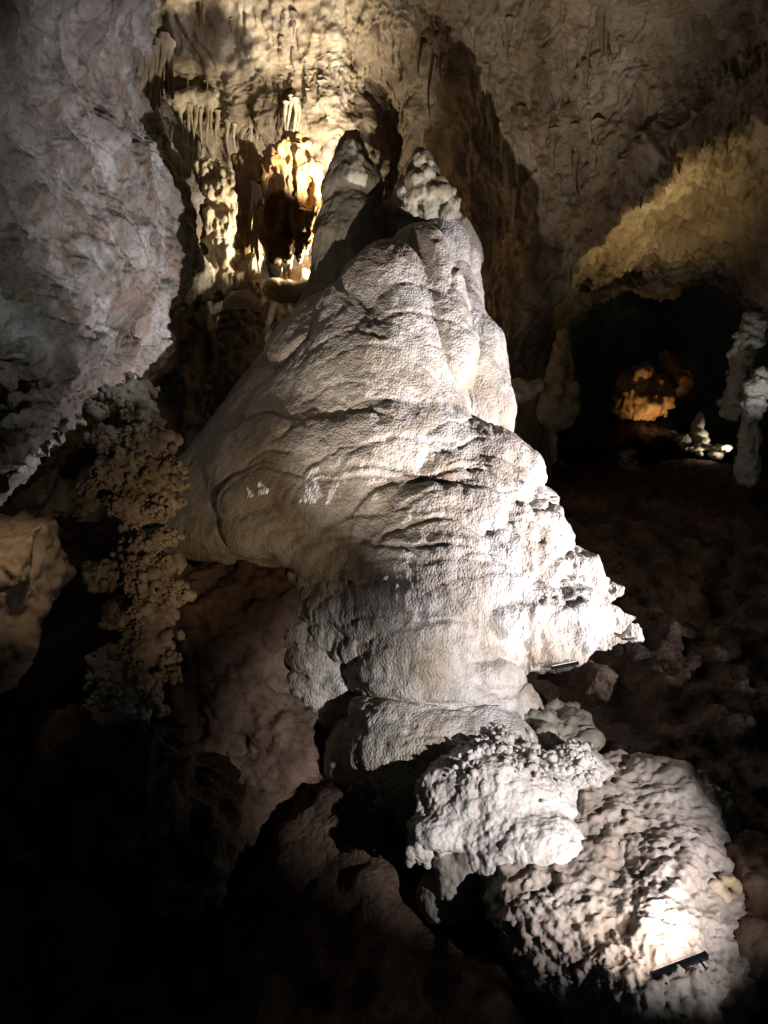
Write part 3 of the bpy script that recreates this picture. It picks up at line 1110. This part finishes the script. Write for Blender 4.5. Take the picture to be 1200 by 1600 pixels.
def solid(name, lo, hi, h, shape, m, label, cat, disp=None, group=None, parent=None):
    F = Field(lo, hi, h)
    shape(F)
    v, f = F.mesh()
    if parent is not None:
        return build(name, v, f, m, parent, disp), F
    base = np.array([v[:, 0].mean(), v[:, 1].mean(), v[:, 2].min()])
    if disp is not None:
        n = normals_of(v.astype(np.float32), f)
        v = v + n * disp(v.astype(np.float32), n)[:, None]
    o = link(name, raw_mesh(name, v - base, f), m)
    o.location = [float(x) for x in base]
    tag(o, label, cat, group)
    return o, F


flute_d = lambda a, fr: (lambda p, n: a * fbm(p * np.array([1, 1, .18], np.float32), fr, 3, .6) + a * .8 * fbm(p, fr * .6, 3) + a * .5 * (worley(p, fr) - .5))
rough_d = lambda a, fr: (lambda p, n: a * fbm(p, fr, 3) + a * .6 * (worley(p, fr * 1.6) - .5))

# bright cream bank left of the brown column
def s_(F):
    for (x, y, r, q) in ((350, 300, .75, .9), (345, 360, .95, 1.0), (360, 410, 1.0, 1.0), (375, 450, .9, .7), (330, 440, .8, .8), (330, 270, .5, .5), (395, 395, .35, .8)):
        F.ell(P(x, y, 31.2), (r, .9, q), .2)
    for k in range(50):
        h = F.hit(RNG.uniform(310, 410), RNG.uniform(250, 470))
        if h is not None:
            r = RNG.uniform(.12, .35)
            F.ell(h + np.array([0, r * .4, 0]), (r * 1.2, r * .6, r), .03)
    for k in range(9):
        x = RNG.uniform(385, 408)
        F.cone(P(x, 400, 30.2), P(x, RNG.uniform(440, 458), 30.2), .09, .04, .03)
solid('flowstone_bank', P(290, 500, 29.4), P(425, 235, 33), .06, s_, M_CREAM, 'brightly lit cream flowstone bank left of the brown column', 'flowstone', flute_d(.20, 2.4))

# brown column
def s_(F):
    ax = [(386, 232, .30), (388, 262, .52), (388, 290, .46), (386, 320, .34), (384, 350, .30), (383, 380, .34)]
    for (x, y, r), (x2, y2, r2) in zip(ax[:-1], ax[1:]):
        F.cone(P(x, y, 29), P(x2, y2, 29), r, r2, .12)
    for (x, y, r) in ((375, 250, .26), (402, 252, .28), (390, 240, .3), (398, 275, .25), (377, 280, .22)):
        F.ell(P(x, y, 28.7), (r, r, r * 1.3), .06)
solid('brown_column', P(355, 400, 28), P(425, 210, 30), .05, s_, M_BROWN, 'smooth brown column with swollen top in the bright alcove', 'column', flute_d(.14, 3))
# white ribs along its right side
rb = empty('ribbed_drapery', P(400, 380, 29.3), 'white ribbed drapery along the right side of the brown column', 'drapery')
for k, x in enumerate((393, 397, 401, 405)):
    lathe_thing('rib', P(x, 284 + 3 * k, 28.5 + .05 * k), 2.4 + .3 * k, .085, .05, M_CREAM, '', '', parent=rb, bend=.0)

# hollow brown drapery lobe
def s_(F):
    F.cone(P(438, 265, 28.4), P(428, 345, 28.4), .66, .42, .2)
    F.cone(P(470, 270, 28.3), P(478, 360, 28.3), .70, .45, .2)
    F.cone(P(420, 345, 28.4), P(428, 405, 28.4), .50, .16, .2)
    F.cone(P(450, 320, 28.6), P(447, 405, 28.5), .70, .10, .2)
    F.cone(P(478, 360, 28.3), P(466, 412, 28.4), .42, .10, .2)
    for (x, y, r) in ((425, 240, .35), (445, 236, .4), (462, 245, .42), (480, 260, .4), (470, 225, .3), (452, 222, .25)):
        F.ell(P(x, y, 28.0), (r, r, r * .9), .06)
    F.ell(P(424, 315, 27.75), (.46, .75, 1.25), .1, carve=True)
    F.ell(P(480, 300, 27.9), (.30, .6, .75), .1, carve=True)
    F.ell(P(447, 350, 27.9), (.2, .5, .8), .1, carve=True)
    F.ell(P(427, 258, 27.6), (.18, .4, .2), .04, carve=True)
solid('hollow_drapery', P(395, 432, 27.2), P(505, 200, 29.6), .05, s_, M_BROWN, 'dark hollow brown drapery lobe hanging between column and dome', 'drapery', flute_d(.20, 2.4))

# lit shelf with small spikes
solid('alcove_shelf', P(400, 505, 28.6), P(505, 415, 31.5), .05,
      lambda F: [F.ell(P(x, y, 30), (r, .9, q), .2) for x, y, r, q in ((455, 455, 1.0, .42), (480, 440, .6, .5), (430, 452, .5, .35), (492, 430, .35, .4))],
      M_CREAM, 'lit cream shelf with small spikes beside the giant dome', 'shelf', rough_d(.05, 3))
for i, (x, y, h, r) in enumerate(((440, 440, .55, .11), (455, 436, .95, .12), (448, 440, .4, .09), (470, 430, .6, .14))):
    lathe_thing('stalagmite', P(x, y, 29.6), h, r, .02, M_CREAM,
                ['short stout cream spike on the alcove shelf, leftmost', 'tallest thin cream spike on the alcove shelf', 'tiny cream spike on the alcove shelf, between two taller ones', 'broad cream spike on the alcove shelf nearest the dome'][i], 'stalagmite', 'spikes on the alcove shelf', up=True)

# squat ridged stub and thin pillar in the half dark below
def s_(F):
    F.cone(P(378, 485, 29), P(372, 600, 28.6), .75, 1.25, .1)
    for k in range(7):
        y = 492 + k * 14
        F.ell(P(378 - k * .6, y, 28.9), (.86 + .07 * k, .86 + .07 * k, .13), .06)
    for k in range(20):
        h = F.hit(RNG.uniform(340, 410), RNG.uniform(490, 600))
        if h is not None:
            F.ell(h, (.18, .14, .25), .05)
solid('squat_stalagmite', P(325, 640, 27), P(425, 462, 31), .05, s_, M_SUMMIT, 'squat ridged stalagmite stub in half shadow left of the dome', 'stalagmite', rough_d(.05, 3))
lathe_thing('thin_column', P(334, 586, 27.6), 2.35, .13, .12, M_SUMMIT, 'thin pale column standing in the dark left of the squat stub', 'column', up=True)

# ribbed drapery high on the left
rb = empty('ribbed_curtain', P(238, 190, 24.5), 'ribbed grey curtain hanging high between left wall and alcove', 'drapery')
for k in range(13):
    x = 214 + k * 4.6 + RNG.uniform(-1, 1)
    lathe_thing('rib', P(x, 70 + 14 * math.sin(k * .5) + RNG.uniform(-5, 5), 24.8 + .12 * k), RNG.uniform(2.0, 2.7) * (1.0 - .02 * k), .13, .05, M_BACK, '', '', parent=rb, bend=.02)

# stalactites of the alcove and the ceiling: (px, py of root, length m, radius m)
ST = []
for (x, y, l, r) in ((284, 172, 2.6, .10), (293, 165, 2.9, .13), (300, 178, 1.8, .09), (306, 160, 2.2, .16), (315, 172, 1.9, .10), (323, 160, 2.3, .12), (331, 170, 1.7, .09), (340, 175, 1.6, .13),
                     (290, 225, 1.3, .07), (300, 230, 1.1, .06), (355, 190, 1.4, .11), (366, 195, 1.2, .09), (392, 190, 1.2, .10), (400, 188, 1.5, .09), (410, 195, 1.1, .08), (420, 190, .9, .08)):
    ST.append((x, y, l, r, 32.2, 'slender cream stalactite among those over the bright alcove', 'stalactites over the bright alcove', M_CREAM))
for (x, y, l, r) in ((447, 160, 1.7, .10), (453, 150, 2.0, .09), (460, 155, 2.1, .11), (466, 165, 1.4, .07)):
    ST.append((x, y, l, r, 30.6, 'pale stalactite in the tight cluster above the hollow drapery', 'tight cluster above the hollow drapery', M_CREAM))
for s in ST:
    lathe_thing('stalactite', P(s[0], s[1], s[4]), s[2], s[3], .015, s[7], s[5], 'stalactite', s[6])
for k in range(13):
    cx_, cy_ = RNG.uniform(300, 540), RNG.uniform(0, 170)
    for q in range(RNG.integers(2, 6)):
        w = wall_at('wall_back', cx_ + RNG.normal(0, 9), cy_ + RNG.normal(0, 6))
        lathe_thing('stalactite', w + np.array([0, .12, .25]), float(np.clip(RNG.lognormal(-.2, .6), .35, 3.0)), RNG.uniform(.05, .16), .012, M_BACK,
                    'grey stalactite fringe piece hanging from the ceiling above alcove and left peak', 'stalactite', 'ceiling fringe above the alcove', bend=.02)
for k in range(34):
    x, y = RNG.uniform(745, 1010), RNG.uniform(20, 330)
    if y > 420 - (x - 880) * .95 - 60:
        continue
    w = wall_at('wall_back', x, y)
    lathe_thing('stalactite', w + np.array([0, .05, .2]), RNG.uniform(.5, 1.7), RNG.uniform(.07, .2), .015, M_BACK, 'dim brown stalactite on the dark ceiling right of the peaks', 'stalactite', 'dim stalactites right of the peaks')
for k in range(18):
    t = (k + RNG.uniform(-.6, 1.6)) / 18
    x, y = 880 + 330 * t, 418 - 315 * t + RNG.uniform(0, 22)
    w = wall_at('wall_back', x, y)
    lathe_thing('stalactite', w + np.array([0, .2, .25]), float(np.clip(RNG.lognormal(-.5, .5), .3, 1.8)), RNG.uniform(.05, .22), .015, M_BACK, 'yellowish stalactite along the lit rim of the right arch', 'stalactite', 'stalactites along the arch rim')

# ------------------------------------------------------------------ the side chamber
def s_(F):
    F.cone(P(880, 520, 30), P(872, 640, 30), .25, .85, .1)
    for k in range(18):
        h = F.hit(RNG.uniform(850, 900), RNG.uniform(515, 650))
        if h is not None:
            F.ell(h, (.2, .15, .3), .05)
solid('dim_stalagmite', P(820, 680, 28), P(925, 498, 32), .06, s_, M_BACK, 'dim blunt stalagmite standing in the mouth of the side chamber', 'stalagmite', rough_d(.06, 2.5))
solid('pale_boulder', P(780, 660, 25), P(860, 570, 28), .06, lambda F: [F.ell(P(x, y, 26.5), (r, .6, r * .7), .1) for x, y, r in ((822, 612, .5), (806, 622, .45), (838, 605, .35), (812, 600, .3))],
      M_BACK, 'pale boulder at the right edge of the dome, before the chamber', 'boulder', rough_d(.1, 2.5))
def s_(F):
    F.ell(P(1005, 612, 40), (1.5, 1.2, 1.4), .2)
    F.ell(P(1015, 630, 39.2), (1.2, .9, .9), .1)
    F.ell(P(985, 625, 39.6), (.9, .8, 1.0), .1)
    F.ell(P(1035, 625, 39.5), (.6, .7, .7), .1)
    for k in range(10):
        F.cone(P(985 + 6 * k, 615 + 3 * (k % 3), 38.9), P(986 + 6 * k, 650 + RNG.uniform(-8, 6), 38.9), .22, .10, .06)
solid('orange_flowstone', P(930, 690, 37), P(1075, 545, 42), .09, s_, M_ORANGE, 'glowing orange flowstone cascade in the side chamber', 'flowstone', lambda p, n: .22 * fbm(p * np.array([1, 1, .3], np.float32), 1.6, 3, .6) + .3 * fbm(p, .8, 3) + .1 * fbm(p, 3, 2))
solid('leaning_slab', P(1020, 640, 39), P(1095, 530, 43), .09, lambda F: [F.cone(P(1040, 560, 41), P(1065, 600, 41), .45, .75, .1)], M_ORANGE, 'dim orange slab leaning above the orange flowstone', 'rock', rough_d(.12, 2))
lathe_thing('white_stalagmite', P(1091, 700, 36), 1.75, .52, .14, M_CREAM, 'small bright white stalagmite among lit rubble in the chamber', 'stalagmite', up=True, knees=4)
for k in range(30):
    x, y = RNG.uniform(1042, 1142), 0
    y = 690 + 32 * (x - 1042) / 100 * RNG.uniform(.2, 1) + RNG.uniform(-8, 6) - (12 if x < 1060 else 0)
    r = RNG.uniform(.10, .30)
    v0, f0 = ico()[:2]
    v = v0 * np.array([r * 1.5, r, r * .7], np.float32)
    v = v + v * (.5 * fbm(v + RNG.uniform(0, 50), 3.0, 2))[:, None]
    o = link('rubble_stone', raw_mesh('rubble_stone', v, f0), M_CREAM)
    o.location = [float(q) for q in P(x, y, 36 + RNG.uniform(-.6, .6))]
    o.rotation_euler = (RNG.uniform(-.4, .4), RNG.uniform(-.4, .4), RNG.uniform(0, 6))
    tag(o, 'brightly lit pale stone in the rubble around the small white stalagmite', 'stone', 'lit rubble in the side chamber')
solid('rubble_bank', P(1020, 800, 33), P(1170, 690, 39), .1, lambda F: [F.ell(P(x, y, 36.5), (r, 1.2, r * .4), .3) for x, y, r in ((1060, 735, 1.3), (1095, 740, 1.6), (1130, 745, 1.3))],
      M_FLOOR, 'dark bank that carries the lit rubble in the side chamber', 'bank', rough_d(.12, 2))
def s_(F):
    F.cone(P(1180, 505, 32), P(1160, 560, 32), .5, .55, .1)
    F.cone(P(1160, 560, 32), P(1145, 640, 32), .5, .42, .1)
    for k in range(24):
        h = F.hit(RNG.uniform(1130, 1200), RNG.uniform(495, 645))
        if h is not None:
            F.ell(h, (.28, .2, .16), .04)
solid('gnarled_column', P(1110, 670, 30.5), P(1215, 480, 33.5), .06, s_, M_MOUND, 'gnarled pale column at the right edge, the left one of two', 'column', rough_d(.17, 2.2))
def s_(F):
    F.cone(P(1190, 590, 30), P(1172, 665, 30), .38, .34, .1)
    F.ell(P(1182, 605, 29.9), (.48, .45, .4), .06)
    F.ell(P(1178, 632, 29.9), (.46, .45, .4), .06)
    F.cone(P(1172, 665, 30), P(1168, 740, 30), .34, .5, .1)
solid('beaded_column', P(1140, 770, 28.8), P(1225, 570, 31.2), .05, s_, M_MOUND, 'beaded grey column at the right edge, nearer one of two', 'column', rough_d(.14, 2.6))

# ------------------------------------------------------------------ rocks at the frame's left and right edges, on the mound
def s_(F):
    F.ell(P(20, 900, 10.5), (.95, .8, .62), .15)
    F.ell(P(70, 850, 10.6), (.35, .5, .32), .1)
    F.ell(P(-30, 980, 10.3), (.7, .7, .8), .15)
    F.ell(P(30, 830, 10.8), (.5, .4, .2), .1)
    F.ell(P(60, 960, 9.9), (.4, .5, .45), .06, carve=True)
solid('tan_ledge', P(-140, 1120, 9.0), P(130, 790, 11.8), .04, s_, M_TAN, 'smooth tan and pink rock ledge at the left edge of the picture', 'rock', lambda p, n: .16 * fbm(p, 1.5, 4, .6) + .08 * (worley(p, 2.4) - .5) + .03 * fbm(p, 7, 2))
def slab(name, c, size, rot, m, label):
    import bmesh
    me = box_mesh(*size, .02)
    bm = bmesh.new()
    bm.from_mesh(me)
    bmesh.ops.subdivide_edges(bm, edges=bm.edges[:], cuts=5, use_grid_fill=True)
    for q in bm.verts:
        p = np.array([q.co[:]], np.float32) + np.array(c, np.float32)
        k = float(fbm(p, 2.5, 3)[0])
        q.co += q.co.normalized() * .16 * k
    bm.to_mesh(me)
    bm.free()
    o = link(name, me, m)
    o.location = [float(x) for x in c]
    o.rotation_euler = rot
    return tag(o, label, 'slab' if 'slab' in name else 'rock')


slab('stone_slab', P(1092, 1325, 13.6), (.75, .5, .42), (.3, -.25, .2), M_GREY, 'flat grey stone slab at the right rim of the mound')
slab('upright_rock', P(1108, 1285, 14.2), (.5, .4, .5), (.2, .4, .6), M_GREY, 'rough upright rock behind the grey slab')
slab('low_rock', P(1010, 1205, 15.3), (.9, .6, .35), (.1, .2, .3), M_GREY, 'low greenish rock at the back of the mound')
slab('broken_rock', P(935, 1060, 17.2), (.6, .5, .6), (.3, .3, .3), M_FLOOR, 'dark broken rock right of the small tube lamp')
def s_(F):
    F.ell(P(1112, 1425, 12), (.20, .2, .34), .06)
    F.ell(P(1118, 1390, 12), (.14, .14, .16), .05)
    F.ell(P(1132, 1402, 12), (.12, .12, .12), .04)
    F.ell(P(1136, 1372, 12.1), (.13, .13, .14), .04)
    F.ell(P(1150, 1385, 12.1), (.1, .1, .12), .04)
    F.cone(P(1110, 1450, 12), P(1112, 1480, 11.9), .1, .05, .04)
solid('bone_flowstone', P(1090, 1500, 11.5), P(1175, 1345, 12.6), .025, s_, M_CREAM, 'small white bone-like flowstone at the right rim above the long lamp', 'flowstone', rough_d(.02, 6))
def s_(F):
    F.ell(P(1220, 1430, 12.4), (.9, .9, 1.3), .2)
    F.ell(P(1190, 1520, 11.6), (.7, .7, .8), .2)
    F.ell(P(1180, 1360, 13), (.7, .7, .6), .2)
solid('red_boulder', P(1090, 1640, 10.4), P(1330, 1290, 14), .05, s_, M_RED, 'dark red-brown boulder at the lower right edge', 'boulder', rough_d(.12, 2.2))

lamp_light('chamber_orange', 'SPOT', P(1030, 720, 36.5), P(1012, 600, 39.5), 480, ORANGE, cone=52, size=.1)
lamp_light('chamber_white', 'SPOT', P(1165, 705, 34.8), P(1085, 695, 36), 260, (1, .95, .8), cone=70, size=.05)
lamp_light('column_light', 'SPOT', P(1230, 640, 27), P(1165, 580, 31), 160, (.95, 1, .95), cone=60, size=.1)
lamp_light('ledge_light', 'SPOT', P(60, 700, 8.8), P(20, 910, 10.5), 70, (1, .80, .58), cone=55, size=.1)

# broken pale rocks along the apron's right rim
for (x, y, d, sz, rot, lab) in ((922, 900, 18.4, (.75, .6, .42), (.3, .4, .5), 'angular pale rock on the upper right rim of the apron'),
                                (948, 925, 18.5, (.5, .5, .4), (.5, -.3, 1.1), 'small pale rock right of the angular one on the apron rim'),
                                (955, 965, 18.2, (.7, .5, .5), (.1, .5, .2), 'rough cream rock at the outermost right corner of the apron'),
                                (978, 990, 18.4, (.6, .5, .35), (-.3, .3, .9), 'low cream rock lying farthest right beyond the apron'),
                                (940, 1000, 17.8, (.5, .4, .35), (.4, .1, .4), 'dark-sided rock just right of the small tube lamp beam'),
                                (735, 1150, 16.4, (.6, .5, .4), (.2, .3, .8), 'pale block under the lower end of the flow')):
    slab('rim_rock', P(x, y, d), sz, rot, M_DOME, lab)

for (x, y, l, r, lab) in ((668, 92, 3.4, .09, 'longest thin stalactite hanging in the dark niche above the right peak'), (652, 80, 1.6, .08, 'short stalactite left of the longest one in the dark niche'),
                          (690, 100, 1.3, .10, 'stubby stalactite right of the longest one in the dark niche')):
    w = wall_at('wall_back', x, y)
    lathe_thing('stalactite', w + np.array([0, -.1, .3]), l, r, .015, M_BACK, lab, 'stalactite', bend=.01)

# labels that single out each of the many: counted from the left within its group
def ordinal(n):
    return f"{n}{'th' if 10 < n % 100 < 14 else {1: 'st', 2: 'nd', 3: 'rd'}.get(n % 10, 'th')}"


GROUPS = {'ceiling fringe above the alcove': '{s} grey stalactite, {o} from the left in the ceiling fringe above the alcove',
          'dim stalactites right of the peaks': '{s} dim brown stalactite, {o} from the left on the ceiling right of the peaks',
          'stalactites along the arch rim': '{s} yellowish stalactite, {o} from the left along the lit arch rim',
          'stalactites over the bright alcove': '{s} slender cream stalactite, {o} from the left over the bright alcove',
          'tight cluster above the hollow drapery': '{s} pale stalactite, {o} from the left in the tight cluster above the hollow drapery',
          'lit rubble in the side chamber': '{s} brightly lit pale stone, {o} from the left around the small white stalagmite'}
for g, text in GROUPS.items():
    mem = [o for o in COL.objects if o.get('group') == g]
    mem.sort(key=lambda o: o.location.x / o.location.y)
    size = lambda o: max(abs(v[2]) for v in o.bound_box) if 'stal' in o.name else max(abs(v[0]) for v in o.bound_box)
    med = float(np.median([size(o) for o in mem]))
    for i, o in enumerate(mem):
        big = size(o) > med
        word = ('long' if big else 'short') if 'stalac' in o.name else ('large' if big else 'small')
        o['label'] = text.format(s=word, o=ordinal(i + 1))

# foreground boulder that hides the foot of the coral pillar
def s_(F):
    F.ell(P(190, 1260, 11.6), (1.1, .9, 1.25), .3)
    F.ell(P(110, 1200, 11.9), (.8, .8, .9), .3)
    F.ell(P(280, 1330, 11.6), (.9, .8, .9), .3)
    F.ell(P(240, 1180, 11.9), (.5, .5, .5), .3)
    F.ell(P(330, 1240, 12.4), (.6, .6, .6), .3)
solid('dark_boulder', (-7.2, 9.8, .2), (-1.4, 13.6, 6.2), .05, s_, M_FLOOR, 'dark rough boulder in the foreground at the foot of the coral pillar', 'boulder', lambda p, n: .26 * fbm(p, 1.1, 5, .62) + .12 * (worley(p, 2.0) - .5))
def s_(F):
    for k in range(10):
        x = 272 + 9 * k
        F.ell(P(x, 158 + 7 * math.sin(k * 1.3), 32.4), (.42, .6, .30 + .12 * math.sin(k * 2.1)), .2)
solid('stalactite_shelf', P(250, 215, 31.0) - np.array([0, 1.5, 0]), P(490, 118, 33.8), .07, s_, M_CREAM, 'cream rock shelf above the alcove from which the slender stalactites hang', 'rock shelf', rough_d(.16, 2.0))

solid('chamber_bank', P(915, 745, 36), P(1085, 630, 43), .12, lambda F: [F.ell(P(x, y, d), (r, 1.4, q), .4) for x, y, d, r, q in ((985, 690, 40, 1.9, 1.0), (1035, 680, 40.3, 1.4, .9), (950, 700, 39.5, 1.0, .8))],
      M_FLOOR, 'dim brown bank under the orange flowstone in the side chamber', 'bank', rough_d(.2, 1.6))
